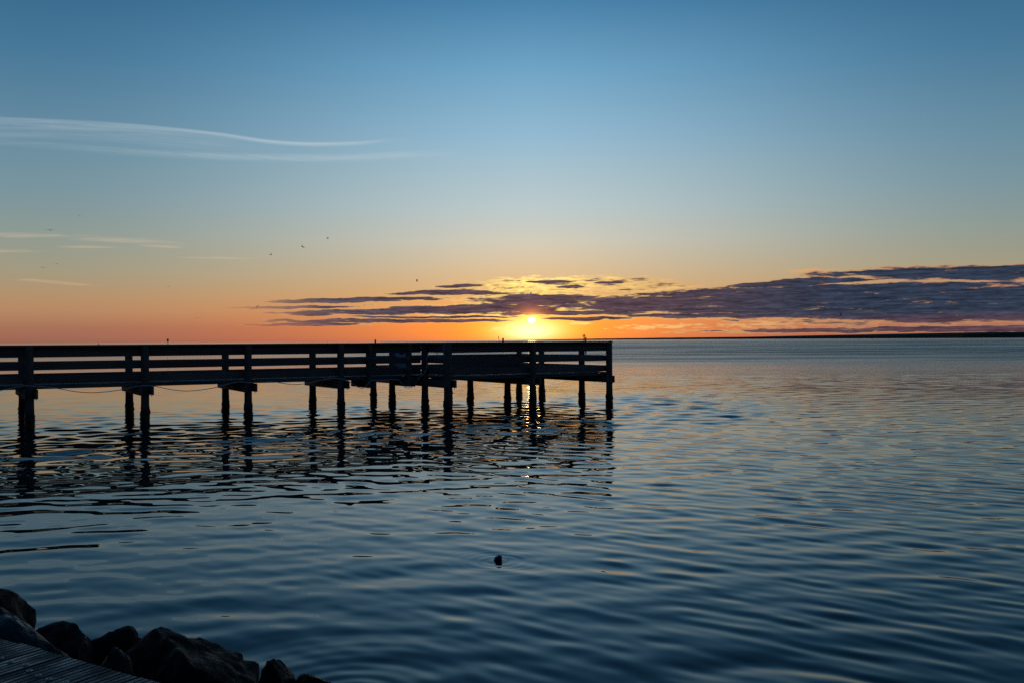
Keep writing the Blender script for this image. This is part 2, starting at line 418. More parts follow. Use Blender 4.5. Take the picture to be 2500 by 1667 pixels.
def water_mesh():
    rng = np.random.default_rng(5)
    ys = [-60, -25, -10, -4, -1, 0.5, 1.5]
    y = 2.4
    while y < 130: ys.append(y); y *= 1.0027 if y < 60 else 1.005
    while y < 14000: ys.append(y); y *= 1.12
    ys = np.array(ys + [14000.0])
    us = np.concatenate(([-5, -2.2, -1.3, -0.95, -0.8, -0.72], np.arange(-0.66, 0.6601, 0.0027), [0.72, 0.8, 0.95, 1.3, 2.2, 5]))
    Yg, Ug = np.meshgrid(ys, us, indexing='ij'); Xg = Ug * (np.abs(Yg) + 3.0)
    dy = np.gradient(ys)[:, None] * np.ones_like(Xg); dx = 0.0027 * (np.abs(Yg) + 3.0)
    inside = (np.abs(Ug) < 0.70) * (Yg < 125) * (Yg > 1.8)
    def sea(n, ang0, spread, l0, l1, seed, power=0.0):
        r = np.random.default_rng(seed); H = np.zeros_like(Xg); var = 0.0
        for i in range(n):
            lam = l0 * (l1 / l0) ** r.random(); a = R(ang0) + R(spread) * r.normal()
            k = 2 * math.pi / lam; sl = lam ** power; var += sl * sl / 2
            kx, ky = k * math.cos(a), k * math.sin(a)
            fade = sstep(lam, 1.0, 2.0) * 0 + np.clip((lam / (np.abs(math.sin(a)) * dy + np.abs(math.cos(a)) * dx + 1e-6) - 3.0) / 3.0, 0, 1)
            H += sl / k * fade * np.sin(kx * Xg + ky * Yg + r.random() * 6.283)
        return H / math.sqrt(var)            # unit rms slope
    # a slowly changing mask that breaks the trains up
    br = np.random.default_rng(3); mk = np.zeros_like(Xg)
    for i in range(14):
        lam = 5 * (30 / 5) ** br.random(); a = br.random() * 6.283
        mk += np.sin(2 * math.pi / lam * (np.cos(a) * Xg + np.sin(a) * Yg) + br.random() * 6.283)
    mk = 1 + 0.30 * mk / math.sqrt(7)
    mk = np.clip(mk, 0.35, 1.7)
    right = sstep(Xg + 0.10 * Yg, -4.0, 7.0)
    pierz = sstep(Yg - 0.59 * Xg, 20.0, 26.0) * (1 - sstep(Yg - 0.59 * Xg, 33.0, 41.0))     # choppy water along the pier
    pierz = pierz * (1 - sstep(Xg, 6.0, 12.0))
    far = sstep(Yg, 30.0, 80.0)
    Z = sea(64, 50, 12, 0.17, 0.60, 1, 0.05) * (0.012 + 0.031 * right) * mk
    Z += sea(50, 100, 18, 0.30, 1.4, 2, 0.05) * (0.015 + 0.006 * right) * (2 - mk)
    Z += sea(64, 95, 38, 0.45, 1.3, 4, 0.25) * (0.008 + 0.070 * pierz + 0.02 * far)
    Z += sea(46, 80, 25, 0.45, 1.8, 6, 0.2) * (0.040 * far + 0.015 * pierz)
    Z = Z * inside * sstep(Yg, 2.0, 4.0)
    nr, nc = Xg.shape
    co = np.stack([Xg, Yg, Z], -1).reshape(-1, 3).astype(np.float32)
    i = np.arange(nr - 1)[:, None] * nc + np.arange(nc - 1)[None, :]
    q = np.stack([i, i + 1, i + nc + 1, i + nc], -1).reshape(-1).astype(np.int32)
    me = bpy.data.meshes.new('water'); nf = (nr - 1) * (nc - 1)
    me.vertices.add(len(co)); me.vertices.foreach_set('co', co.ravel())
    me.loops.add(nf * 4); me.loops.foreach_set('vertex_index', q)
    me.polygons.add(nf); me.polygons.foreach_set('loop_start', np.arange(0, nf * 4, 4, dtype=np.int32))
    me.polygons.foreach_set('loop_total', np.full(nf, 4, dtype=np.int32))
    me.polygons.foreach_set('use_smooth', np.ones(nf, dtype=bool))
    me.update(calc_edges=True); me.materials.append(M_water)
    print('water quads', nf)
    return me
water = obj('water', water_mesh()); tag(water, kind='structure')

# ------------------------------------------------------------------ far shore with its wood
M_land = simple('far_shore_ground', (0.05, 0.045, 0.035), 0.9, 0, 0.3, 0.01)
M_wood = simple('far_treeline', (0.022, 0.030, 0.018), 0.95, 0, 0.4, 0.02)
shore_pts = [(1235, 9500, 1), (1290, 9200, 3), (1400, 8800, 8), (1500, 8400, 10), (1600, 7800, 11), (1700, 7000, 12), (1800, 6200, 13), (1900, 5500, 14.5),
             (2000, 4800, 15.5), (2100, 4200, 16), (2200, 3800, 16.5), (2350, 3300, 17), (2500, 3000, 17.5), (2800, 2600, 18), (3300, 2200, 18)]
def shore_at(x):
    for (a, b) in zip(shore_pts, shore_pts[1:]):
        if a[0] <= x <= b[0]:
            t = (x - a[0]) / (b[0] - a[0]); return a[1] + (b[1] - a[1]) * t, a[2] + (b[2] - a[2]) * t
    return shore_pts[-1][1:]
LV, LF, TV, TF = [], [], [], []
N = 700; rows = [(0.0, -0.06, 0), (0.004, 0.0, 0.09), (0.04, 0.0, 0.1), (0.3, 0.0, 0.12)]
trows = [(0.006, 0.02), (0.008, 0.72), (0.014, 0.90), (0.03, 1.0), (0.06, 1.03), (0.10, 1.0), (0.14, 0.05)]
for i in range(N + 1):
    x = 1235 + (3300 - 1235) * i / N
    Yd, H = shore_at(x); H *= 1.2
    d = Vector(((x - 1250) / FPX, 1.0, 0.0))
    for k, (f, z, zz) in enumerate(rows):
        p = d * (Yd * (1 + f)); LV.append((p.x, p.y, (-0.5 if k == 0 else zz * H)))
    for k, (f, hh) in enumerate(trows):
        p = d * (Yd * (1 + f))
        nz = noise.noise(Vector((p.x * 0.008, k * 1.7, 1.0))) * 0.12 + noise.noise(Vector((p.x * 0.022, k * 3.1, 4.0))) * 0.06 + noise.noise(Vector((p.x * 0.0025, 7.0, k * 0.2))) * 0.18
        p = p * (1 + 0.002 * noise.noise(Vector((p.x * 0.03, k, 9.0))))
        TV.append((p.x, p.y, H * (0.08 if k in (0, 6) else max(0.15, hh + nz))))
for i in range(N):
    for k in range(len(rows) - 1):
        a = i * len(rows) + k; LF.append((a, a + len(rows), a + len(rows) + 1, a + 1))
    for k in range(len(trows) - 1):
        a = i * len(trows) + k; TF.append((a, a + len(trows), a + len(trows) + 1, a + 1))
tag(obj('far_shore', mesh('far_shore', LV, LF, M_land)), kind='structure')
tag(obj('far_wood', mesh('far_wood', TV, TF, M_wood)), 'low dark wooded shore along the horizon on the right', 'wood', kind='stuff')

# ------------------------------------------------------------------ the pier
BAY = 3.0; HBAY = 3.243
N0 = Vector((-4.428 * 3, 8.673 * 3, 0.0))
OF, ON, OW, OB = -1.722, 0.0, 2.79, 4.56        # offsets of the pile lines across the pier
LA, LB, LC = 12.0, 12.0 + HBAY, 12.0 + 2 * HBAY
LSTART = -15.0
Z_TOP = 2.224; Z_DECK = 1.138
pier = empty('fishing_pier', N0, TH)
tag(pier, 'dark weathered timber fishing pier with railings, ending in a wider platform', 'pier')
def ploc(L, o, z): # world position of a point of the pier
    return N0 + Vector((L * math.cos(TH) - o * math.sin(TH), L * math.sin(TH) + o * math.cos(TH), z))

def pile_mesh(top, seed, r=0.115):
    rs = random.Random(seed); zs = [-1.2, -0.3, -0.12, -0.05, 0.0, 0.04, 0.08, 0.12, 0.16, 0.20, 0.24, 0.28, 0.33, 0.38, 0.45, 0.6, 0.9, 1.3, top - 0.012, top]
    zs = [z for z in zs if z <= top]
    if zs[-1] != top: zs.append(top)
    seg = 18; V = []; F = []
    lx, ly = rs.uniform(-.01, .01), rs.uniform(-.01, .01)
    for z in zs:
        crust = max(0.0, min(1.0, (0.50 - z) / 0.2))
        for k in range(seg):
            w = 2 * math.pi * k / seg; dx, dy = math.cos(w), math.sin(w)
            nn = noise.noise(Vector((dx * 3 + seed * 5.3, dy * 3, z * 16.0)))
            n2 = noise.noise(Vector((dx * 0.9 + seed, dy * 0.9, z * 0.7)))
            rad = r * (1 + 0.05 * n2) + crust * (0.006 + 0.042 * max(0, nn + 0.12)) + (0.006 if z < 0.3 else 0)
            if z >= top - 0.001: rad *= 0.94
            V.append((dx * rad + lx * z, dy * rad + ly * z, z))
    for i in range(len(zs) - 1):
        for k in range(seg):
            F.append((i * seg + k, i * seg + (k + 1) % seg, (i + 1) * seg + (k + 1) % seg, (i + 1) * seg + k))
    F.append(tuple(range((len(zs) - 1) * seg, len(zs) * seg)))
    me = mesh('pile', V, F, M_pile, True); me.polygons[-1].use_smooth = False
    return me
tall = [pile_mesh(Z_TOP - 0.042, s) for s in range(5)]
short = [pile_mesh(1.016, s + 20) for s in range(3)]
pi_ = 0
def pile(L, o, kind='tall', sc=1.0):
    global pi_
    pi_ += 1
    me = (tall if kind == 'tall' else short)[pi_ % (5 if kind == 'tall' else 3)]
    ob = obj('pile', me, pier, (L, o, 0), (0, 0, pi_ * 1.3), (sc, sc, 1))
    return ob
rowsL = [LSTART + BAY * k for k in range(9)]                # -15 .. 9
for L in rowsL:
    pile(L, ON, sc=1.0); pile(L, OW)
for L in (LA, LC):
    for o in (OF, ON, OW, OB): pile(L, o, sc=1.12 if o == OF and L == LA else 1.0)
pile(LB, OF); pile(LB, OB); pile(LB, ON, 'short'); pile(LB, OW, 'short')

U = {}
def unit(mat):
    if mat.name not in U: U[mat.name] = bm_mesh('board', box_verts(-.5, .5, -.5, .5, -.5, .5, 0), mat)
    return U[mat.name]
def board(name, x0, x1, y0, y1, z0, z1, mat, parent=None, tilt=0.0):
    j = lambda: random.uniform(-0.0012, 0.0012)
    return obj(name, unit(mat), parent or pier, ((x0 + x1) / 2, (y0 + y1) / 2 + j(), (z0 + z1) / 2 + j()), (random.uniform(-.004, .004), tilt, random.uniform(-.0004, .0004)), (x1 - x0, y1 - y0, z1 - z0))
# cap beams: a plank on each side of every row of piles
PT = 0.07; PR = 0.118
spans = [(L, ON - 0.32, OW + 0.32) for L in rowsL] + [(LA, OF - 0.30, OB + 0.3), (LB, OF - 0.30, OB + 0.3), (LC, OF - 0.12, OB + 0.12)]
bolt_me = tube('bolt', [(0, 0, 0), (0, 0, -0.05)], 0.009, M_steel, 6)
for (L, a, b) in spans:
    for sgn in (-1, 1):
        x = L + sgn * (PR + PT / 2)
        cb = board('cap_beam', x - PT / 2, x + PT / 2, a + random.uniform(-.05, .05), b, 0.768, 1.014, M_cross)
        if sgn == 1 and L > -4:
            for k in range(4):
                bo = obj('bolt', bolt_me, pier, (x + random.uniform(-.02, .02), a + 0.12 + (0.28 + random.uniform(0, .12)) * k, 0.770))
# stringers along the walk and joists along the platform
def stringers(L0, L1, offs, pieces):
    step = (L1 - L0) / pieces
    for o in offs:
        for k in range(pieces):
            board('stringer', L0 + k * step + 0.002, L0 + (k + 1) * step - 0.002, o - 0.035, o + 0.035, 1.0165, 1.0965, M_timber)
stringers(LSTART, LA - 0.2, (ON + 0.16, 1.4, OW - 0.16), 9)
stringers(LA - 0.15, LC + 0.15, (OF + 0.16, -0.8, 0.3, 1.4, 2.5, 3.5, OB - 0.16), 2)
# deck planks, each lying across
pw = 0.143
def planks(L0, L1, o0, o1):
    n = int((L1 - L0) / (pw + 0.007)); stp = (L1 - L0) / n
    for k in range(n):
        x = L0 + k * stp
        board('deck_plank', x + 0.0035, x + stp - 0.0035, o0 + random.uniform(-.012, .012), o1 + random.uniform(-.012, .012), 1.099, 1.138 + random.uniform(-.002, .002), M_deckp)
planks(LSTART, LA - 0.16, ON + 0.118, OW - 0.118)
planks(LA - 0.15, LC + 0.16, OF + 0.118, OB - 0.118)
# railings: the boards sit on the inner faces of the piles
RAILS = (('rail_board', 2.040, 2.182, 0.040), ('rail_board', 1.893, 2.034, 0.040), ('rail_board', 1.540, 1.742, 0.040), ('rail_board', 1.168, 1.382, 0.040))
def rail_x(L0, L1, o, inner):
    y0 = o + inner * 0.118
    for nm, z0, z1, t in RAILS:
        y = sorted((y0, y0 + inner * t)); board(nm, L0 + 0.003, L1 - 0.003, y[0], y[1], z0, z1, M_timber, tilt=random.uniform(-.0016, .0016))
    board('cap_rail', L0 + 0.002, L1 - 0.002, o - 0.10, o + 0.17 * 1.0 if inner > 0 else o + 0.10, Z_TOP - 0.040, Z_TOP, M_timber) if inner > 0 else \
        board('cap_rail', L0 + 0.002, L1 - 0.002, o - 0.17, o + 0.10, Z_TOP - 0.040, Z_TOP, M_timber)
def rail_y(o0, o1, L, inner):
    x0 = L + inner * 0.118
    for nm, z0, z1, t in RAILS:
        x = sorted((x0, x0 + inner * t)); board(nm, x[0], x[1], o0 + 0.003, o1 - 0.003, z0 + 0.001, z1 + 0.001, M_cross)
    xs = (L - 0.10, L + 0.17) if inner > 0 else (L - 0.17, L + 0.10)
    board('cap_rail', xs[0], xs[1], o0 + 0.002, o1 - 0.002, Z_TOP - 0.0415, Z_TOP - 0.0015, M_cross)
for k in range(len(rowsL)):
    L0 = rowsL[k]; L1 = rowsL[k] + BAY
    if L1 > LA - 0.01: L1 = LA - 0.10
    rail_x(L0, L1, ON, 1); rail_x(L0, L1, OW, -1)
rail_x(LA - 0.10, LB, OF, 1); rail_x(LB, LC + 0.10, OF, 1)
rail_x(LA - 0.10, LB, OB, -1); rail_x(LB, LC + 0.10, OB, -1)
rail_y(OF + 0.17, ON + 0.17, LA, 1)
rail_y(OW - 0.17, OB - 0.17, LA, 1)
rail_y(OF + 0.17, ON, LC, -1); rail_y(ON, OW, LC, -1); rail_y(OW, OB - 0.17, LC, -1)
# two square posts on outriggers where the walk meets the platform
for L in (9.92, 11.34):
    board('outrigger', L - 0.10, L - 0.02, -0.30, 1.25, 0.772, 1.012, M_cross)
    board('outrigger', L + 0.085, L + 0.165, -0.30, 1.25, 0.772, 1.012, M_cross)
    board('rail_post', L - 0.017, L + 0.082, -0.20, 0.112, 0.775, Z_TOP - 0.042, M_cross)

# ------------------------------------------------------------------ things on the pier
cpts = []
def cw(x, y, o):                  # a cable point seen at that pixel, at that offset across the pier
    d = ray(x, y); n = Vector((-math.sin(TH), math.cos(TH), 0)); p0 = N0 + n * o
    t = (p0 - Vector((0, 0, CAM_H))).dot(n) / d.dot(n)
    return Vector((0, 0, CAM_H)) + d * t
path = [(-60, 958), (0, 952), (35, 945), (62, 941), (86, 942), (105, 943), (140, 947), (185, 955), (225, 957.5), (262, 955), (298, 950), (330, 943), (344, 941),
        (366, 940.5), (385, 943), (410, 948.5), (445, 953), (480, 952), (520, 946), (548, 939), (575, 932), (594, 931), (613, 933), (640, 932), (668, 931),
        (700, 936), (725, 937.5), (750, 934.5), (775, 929), (800, 924), (822, 922.5), (842, 926), (860, 935), (875, 944), (886, 946.5), (897, 938), (908, 928), (940, 927),
        (970, 926), (980, 934), (990, 944), (1000, 945), (1010, 940), (1018, 930), (1024, 920), (1035, 911), (1042, 897), (1042, 878), (1044, 864), (1050, 857), (1060, 856), (1067, 862), (1070, 871)]
cable_pts = [cw(x, y, -0.18 if x < 870 or x > 1003 else -0.33) for x, y in path]
cab = obj('cable', tube('cable', catmull(cable_pts, 5), 0.011, M_cable, 6))
tag(cab, 'thin pale cable sagging in loops along the near side of the pier', 'cable')

def rod_holder(L, o, z0, z1, lean=(0, 0), label='', r=0.026):
    base = ploc(L, o, z0)
    h = z1 - z0; t = []
    V = []; F = []; seg = 12
    for (rr, z) in ((r, 0), (r, h * 0.98), (r * 1.12, h * 0.985), (r * 1.12, h), (r * 0.8, h), (r * 0.8, h * 0.4)):
        for k in range(seg):
            w = 2 * math.pi * k / seg; V.append((rr * math.cos(w) + lean[0] * z, rr * math.sin(w) + lean[1] * z, z))
    for i in range(5):
        for k in range(seg): F.append((i * seg + k, i * seg + (k + 1) % seg, (i + 1) * seg + (k + 1) % seg, (i + 1) * seg + k))
    F.append(tuple(range(seg))[::-1]); F.append(tuple(range(5 * seg, 6 * seg)))
    ob = obj('rod_holder', mesh('rod_holder', V, F, M_pvc, False), None, base, (0, 0, TH))
    tag(ob, label, 'rod holder', 'rod holders on the pier rail')
rod_holder(LC - 0.20, -0.55, 1.77, 2.375, label='grey pipe rod holder showing above and below the rail, left of the corner post')
rod_holder(LC + 0.145, OF + 0.12, 1.93, 2.25, label='short grey pipe on the outer side of the right corner post')
rod_holder(LC - 0.9, OB - 0.24, 1.80, 2.375, label='pale pipe rod holder on the far rail, below and left of the sun', r=0.036)
rod_holder(LA + 0.02, OB - 0.46 + 0.30, 1.85, 2.34, label='short dark pipe rising above the rail left of the platform', r=0.03)

# bin on the platform, behind the walk's last far pile
bl = ploc(LA + 0.62, OW + 0.62, Z_DECK)
bn = empty('waste_bin', bl, TH - R(14)); tag(bn, 'pale blue-grey hooded bin standing on the platform behind the rails', 'bin')
def frustum(name, w0, d0, z0, w1, d1, z1, mat, parent, ch=0.015):
    bm = bmesh.new(); bmesh.ops.create_cube(bm, size=1.0)
    for v in bm.verts:
        t = v.co.z > 0
        v.co = Vector((v.co.x * (w1 if t else w0), v.co.y * (d1 if t else d0), z1 if t else z0))
    bmesh.ops.bevel(bm, geom=list(bm.edges), offset=ch, segments=2, affect='EDGES')
    return obj(name, bm_mesh(name, bm, mat), parent)
frustum('body', 0.50, 0.50, 0.002, 0.58, 0.58, 0.50, M_bin, bn)
frustum('rim', 0.62, 0.62, 0.502, 0.62, 0.62, 0.545, M_bin, bn, 0.01)
frustum('hood', 0.60, 0.60, 0.547, 0.30, 0.30, 0.80, M_bin, bn)
frustum('flap', 0.22, 0.02, 0.60, 0.18, 0.02, 0.72, M_dark, bn, 0.004).location = (0, -0.225, 0)

# ------------------------------------------------------------------ marks standing in the water
def day_mark():
    p = at_y(410, 836, 300.0)
    r = empty('channel_marker', (p.x, p.y, 0)); tag(r, 'dark channel marker with a square board on a thin pole, standing left', 'marker')
    obj('pole', tube('pole', [(0, 0, -1.5), (0, 0, 3.2)], 0.10, M_dark, 10), r)
    V = [(-.30, -.13, 2.75), (.30, -.13, 2.75), (.30, -.13, 3.28), (-.30, -.13, 3.28), (-.12, -.13, 2.45), (.12, -.13, 2.45)]
    V += [(x, -.17, z) for x, y, z in V]
    F = [(0, 4, 5, 1, 2, 3), (9, 8, 7, 11, 10, 6)]
    ring = [0, 4, 5, 1, 2, 3]
    for i in range(6):
        a, b = ring[i], ring[(i + 1) % 6]; F.append((b, a, a + 6, b + 6))
    obj('day_board', mesh('day_board', V, F, M_mark), r)
day_mark()
def light_mark():
    p = at_y(1426, 830, 250.0)
    r = empty('channel_light', (p.x, p.y, 0)); tag(r, 'channel light on a pole with upturned arms and pointed lantern', 'marker')
    obj('pole', tube('pole', [(0, 0, -1.5), (0, 0, 3.2)], 0.13, M_dark, 10), r)
    for s in (-1, 1):
        obj('arm', tube('arm', [(s * 0.13, 0, 3.12), (s * 0.42, 0, 3.12), (s * 0.46, 0, 3.2), (s * 0.47, 0, 3.52)], 0.05, M_dark, 8), r)
    V = [(-.22, -.22, 3.2), (.22, -.22, 3.2), (.22, .22, 3.2), (-.22, .22, 3.2), (-.17, -.17, 3.5), (.17, -.17, 3.5), (.17, .17, 3.5), (-.17, .17, 3.5), (-.03, -.03, 3.78), (.03, -.03, 3.78), (.03, .03, 3.78), (-.03, .03, 3.78)]
    F = [(3, 2, 1, 0), (8, 9, 10, 11)]
    for a in (0, 4):
        for k in range(4): F.append((a + k, a + (k + 1) % 4, a + 4 + (k + 1) % 4, a + 4 + k))
    obj('lantern', mesh('lantern', V, F, M_dark), r)
    obj('aerial', tube('aerial', [(0, 0, 3.77), (0, 0, 4.05)], 0.025, M_dark, 6), r)
light_mark()
def stake(x, Y, ztop, lean, label, r0=0.07, knob=0.13):
    p = at_y(x, 832, Y)
    rs = [r0 * 1.1, r0, r0 * 0.9, knob, knob * 0.9, 0.03]
    zs = [-1.5, 0, ztop * 0.62, ztop * 0.72, ztop * 0.93, ztop]
    ob = obj('marker_stake', tube('marker_stake', [(lean * z, 0, z) for z in zs], rs, M_dark, 10), None, (p.x, p.y, 0))
    tag(ob, label, 'stake')
stake(1220.5, 330, 3.75, -0.14, 'thin leaning stake with a thicker head, just left of the sun')
def buoy():
    p = at_y(241, 838, 1100.0)
    prof = [(0.0, -0.4), (0.5, -0.35), (0.72, 0.0), (0.72, 0.35), (0.35, 0.6), (0.32, 1.2), (0.36, 1.25), (0.34, 1.5), (0.0, 1.55)]
    seg = 14; V = []; F = []
    for (r_, z) in prof:
        for k in range(seg): V.append((r_ * math.cos(2 * math.pi * k / seg), r_ * math.sin(2 * math.pi * k / seg), z))
    for i in range(len(prof) - 1):
        for k in range(seg): F.append((i * seg + k, i * seg + (k + 1) % seg, (i + 1) * seg + (k + 1) % seg, (i + 1) * seg + k))
    tag(obj('buoy', mesh('buoy', V, F, M_dark, True), None, (p.x, p.y, 0)), 'tiny dark buoy near the horizon above the left end of the rail', 'buoy')
buoy()

# small float in the open water in front of the pier
def float_thing():
    p = at_z(1216, 1366, 0.0)
    prof = [(0.0, -0.03), (0.022, -0.028), (0.034, -0.012), (0.0365, 0.008), (0.035, 0.026), (0.029, 0.038), (0.018, 0.044), (0.0, 0.046)]
    seg = 20; V = []; F = []
    for (r_, z) in prof:
        for k in range(seg):
            w = 2 * math.pi * k / seg; nn = 1 + 0.10 * noise.noise(Vector((math.cos(w) * 1.6, math.sin(w) * 1.6, z * 40)))
            V.append((r_ * nn * math.cos(w) + z * 0.05, r_ * nn * math.sin(w), z + 0.006 * math.cos(w)))
    for i in range(len(prof) - 1):
        for k in range(seg): F.append((i * seg + k, i * seg + (k + 1) % seg, (i + 1) * seg + (k + 1) % seg, (i + 1) * seg + k))
    r = empty('float', p); tag(r, 'small dark rounded float on the open water in front of the pier', 'float')
    obj('body', mesh('float_body', V, F, M_float, True), r, sc=(1.2, 1.2, 1.0))
    obj('line', tube('line', catmull([(0.036, 0, 0.004), (0.06, -.01, 0.003), (0.10, 0.005, 0.002), (0.13, 0, -0.02)], 5), 0.0018, M_float, 6), r)
float_thing()

# ------------------------------------------------------------------ gulls
def gull_mesh(name, rise, droop, sweep, span=1.0):
    V = []; F = []
    prof = [(-0.30, 0.012, 0.0), (-0.22, 0.03, 0.0), (-0.10, 0.062, -.006), (0.03, 0.070, -.008), (0.12, 0.052, 0.0), (0.17, 0.038, .012), (0.22, 0.036, .018), (0.255, 0.016, .012), (0.29, 0.004, .004)]
    seg = 8
    for (y, r_, dz) in prof:
        for k in range(seg):
            w = 2 * math.pi * k / seg; V.append((r_ * math.cos(w), y, r_ * 0.9 * math.sin(w) + dz))
    for i in range(len(prof) - 1):
        for k in range(seg): F.append((i * seg + k, i * seg + (k + 1) % seg, (i + 1) * seg + (k + 1) % seg, (i + 1) * seg + k))
    F.append(tuple(range(seg))); F.append(tuple(range((len(prof) - 1) * seg, len(prof) * seg))[::-1])
    def slab(top, th):
        b = len(V); n = len(top)
        for p in top: V.append((p[0], p[1], p[2] + th / 2))
        for p in top: V.append((p[0], p[1], p[2] - th / 2))
        F.append(tuple(b + i for i in range(n))); F.append(tuple(b + n + i for i in reversed(range(n))))
        for i in range(n): F.append((b + i, b + n + i, b + n + (i + 1) % n, b + (i + 1) % n))
    slab([(-.035, -.22, 0), (.035, -.22, 0), (.085, -.42, 0), (0, -.39, 0), (-.085, -.42, 0)], 0.012)
    for s in (-1, 1):
        st = [(0.03, 0.10, -0.10, 0.0), (0.16, 0.13, -0.08, 0.35), (0.32, 0.13 + 0.2 * sweep, -0.05 , 1.0), (0.48, 0.06, -0.06 - sweep * .2, None), (0.62, -0.06 - sweep * 0.6, -0.10 - sweep * .7, None), (0.68, -0.13 - sweep, -0.15 - sweep, None)]
        b = len(V)
        for (x, yf, yb, f) in st:
            z = rise * min(x, 0.32) / 0.32 + (droop * (x - 0.32) / 0.36 if x > 0.32 else 0)
            th = 0.022 * (1 - x / 0.75)
            xx = s * x * span
            V += [(xx, yf, z + 0.01), (xx, (yf + yb) / 2, z + 0.01 + th), (xx, yb, z), (xx, (yf + yb) / 2, z - th * 0.4)]
        for i in range(len(st) - 1):
            for k in range(4):
                q = (b + i * 4 + k, b + i * 4 + (k + 1) % 4, b + (i + 1) * 4 + (k + 1) % 4, b + (i + 1) * 4 + k)
                F.append(q if s > 0 else q[::-1])
        e = b + (len(st) - 1) * 4; F.append((e, e + 1, e + 2, e + 3)); F.append((b + 3, b + 2, b + 1, b))
    return mesh(name, V, F, M_bird, False)
GM = {'up': gull_mesh('gull', 0.20, 0.10, 0.05, 0.85), 'glide': gull_mesh('gull', 0.09, -0.03, 0.1), 'm': gull_mesh('gull', 0.13, -0.20, 0.12), 'down': gull_mesh('gull', -0.02, -0.28, 0.1, 0.9), 'high': gull_mesh('gull', 0.30, 0.30, 0.05, 0.6)}
gulls = [
    (193, 528, 330, 'up', 0.4, 0.25, 'gull with raised wings, highest bird on the left'),
    (123, 562.5, 200, 'glide', 0.1, 0.0, 'gull gliding with level wings just above the thin cloud streak at far left'),
    (661, 623, 265, 'up', -0.5, -0.2, 'largest gull left of centre, wings bent, flying left below two others'),
    (739, 603.5, 230, 'glide', 1.35, 0.35, 'gull seen edge on as a thin slanted line, between two darker gulls'),
    (800, 583.5, 330, 'high', 0.9, 0.0, 'small dark gull with wings lifted, highest bird near the centre'),
    (105, 654.5, 300, 'm', 0.15, 0.0, 'gull with arched wings at far left, lower of a pair'),
    (138, 645, 380, 'm', 0.0, 0.1, 'gull with arched wings at far left, upper and smaller of a pair'),
    (412, 700, 360, 'down', 0.3, 0.2, 'faint gull with drooping wings in the tan sky above the channel marker'),
    (519, 693, 800, 'up', 0.7, 0.0, 'tiny speck of a gull right of the faint drooping winged one'),
    (1018, 687.5, 300, 'high', 1.2, 0.0, 'dark compact gull just above the left tip of the gold cloud'),
    (629, 748, 300, 'down', 0.9, -0.5, 'dark gull banking with curved wings at the left tips of the cloud bars'),
    (482, 776, 380, 'm', 0.3, -0.25, 'gull with spread wings low in the orange sky left of the clouds'),
    (103, 758, 600, 'glide', 0.1, 0.0, 'faint gull low in the pinkish sky at far left'),
    (1296, 718, 270, 'up', 1.0, -0.75, 'gull banking steeply against the bright cloud gap above the sun'),
    (2053, 770, 280, 'high', 1.3, 0.0, 'dark gull at the bottom edge of the cloud bank on the right'),
    (2344, 724, 600, 'glide', 0.8, 0.1, 'small gull against the dark cloud bank at far right')]
for x, y, Yd, kind, yaw, bank_, lab in gulls:
    p = at_y(x, y, Yd * 0.78)
    o = obj('gull', GM[kind], None, p, (0.08, bank_, yaw))
    tag(o, lab, 'bird', 'gulls flying over the water')

# ------------------------------------------------------------------ bank, stones and boardwalk in the foreground
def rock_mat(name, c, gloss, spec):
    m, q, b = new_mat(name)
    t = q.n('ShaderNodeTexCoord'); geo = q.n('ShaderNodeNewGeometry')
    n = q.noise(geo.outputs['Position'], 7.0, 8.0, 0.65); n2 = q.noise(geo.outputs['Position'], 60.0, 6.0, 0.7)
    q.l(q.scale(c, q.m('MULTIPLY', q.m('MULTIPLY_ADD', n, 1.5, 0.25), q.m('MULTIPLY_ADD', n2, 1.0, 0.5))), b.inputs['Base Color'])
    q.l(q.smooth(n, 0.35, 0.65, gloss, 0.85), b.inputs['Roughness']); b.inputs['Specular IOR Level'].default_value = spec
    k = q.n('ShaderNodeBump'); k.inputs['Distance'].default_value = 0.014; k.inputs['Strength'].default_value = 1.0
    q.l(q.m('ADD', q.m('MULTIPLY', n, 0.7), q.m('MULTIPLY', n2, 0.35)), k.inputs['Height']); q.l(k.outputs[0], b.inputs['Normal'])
    return m
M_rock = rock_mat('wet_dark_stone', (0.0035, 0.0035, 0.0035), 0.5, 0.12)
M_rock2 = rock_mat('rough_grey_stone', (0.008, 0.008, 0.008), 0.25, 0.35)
def rock(c, size, seed, label, mat, rot=0.0, cuts=9, tiltx=0.0, tilty=0.0):
    rs = random.Random(seed); bm = bmesh.new(); bmesh.ops.create_icosphere(bm, subdivisions=5, radius=1.0)
    planes = []
    for _ in range(cuts):
        n = Vector((rs.gauss(0, 1), rs.gauss(0, 1), rs.gauss(0, 0.8))).normalized(); planes.append((n, rs.uniform(0.52, 0.82)))
    off = Vector((rs.uniform(-9, 9), rs.uniform(-9, 9), rs.uniform(-9, 9)))
    for v in bm.verts:
        p = v.co.copy()
        for n, d in planes:
            e = p.dot(n) - d
            if e > 0: p -= n * e * 0.93
        nn = noise.fractal(p * 1.4 + off, 1.0, 2.0, 4) * 0.10 + noise.fractal(p * 5.0 + off, 0.9, 2.1, 4) * 0.035 + abs(noise.noise(p * 2.6 + off)) * 0.07
        p *= 1 + nn
        v.co = Vector((p.x * size[0], p.y * size[1], p.z * size[2]))
    me = bm_mesh('rock', bm, mat, True)
    o = obj('rock', me, None, c, (tiltx, tilty, rot)); tag(o, label, 'rock', 'shore rocks below the boardwalk')
    return o
def rk(x, y, z, size, seed, label, mat=None, rot=0.0, dz=0.0, **kw):
    p = at_z(x, y, z); return rock((p.x, p.y, z - size[2] * 0.72 + dz), size, seed, label, mat or M_rock, rot, **kw)
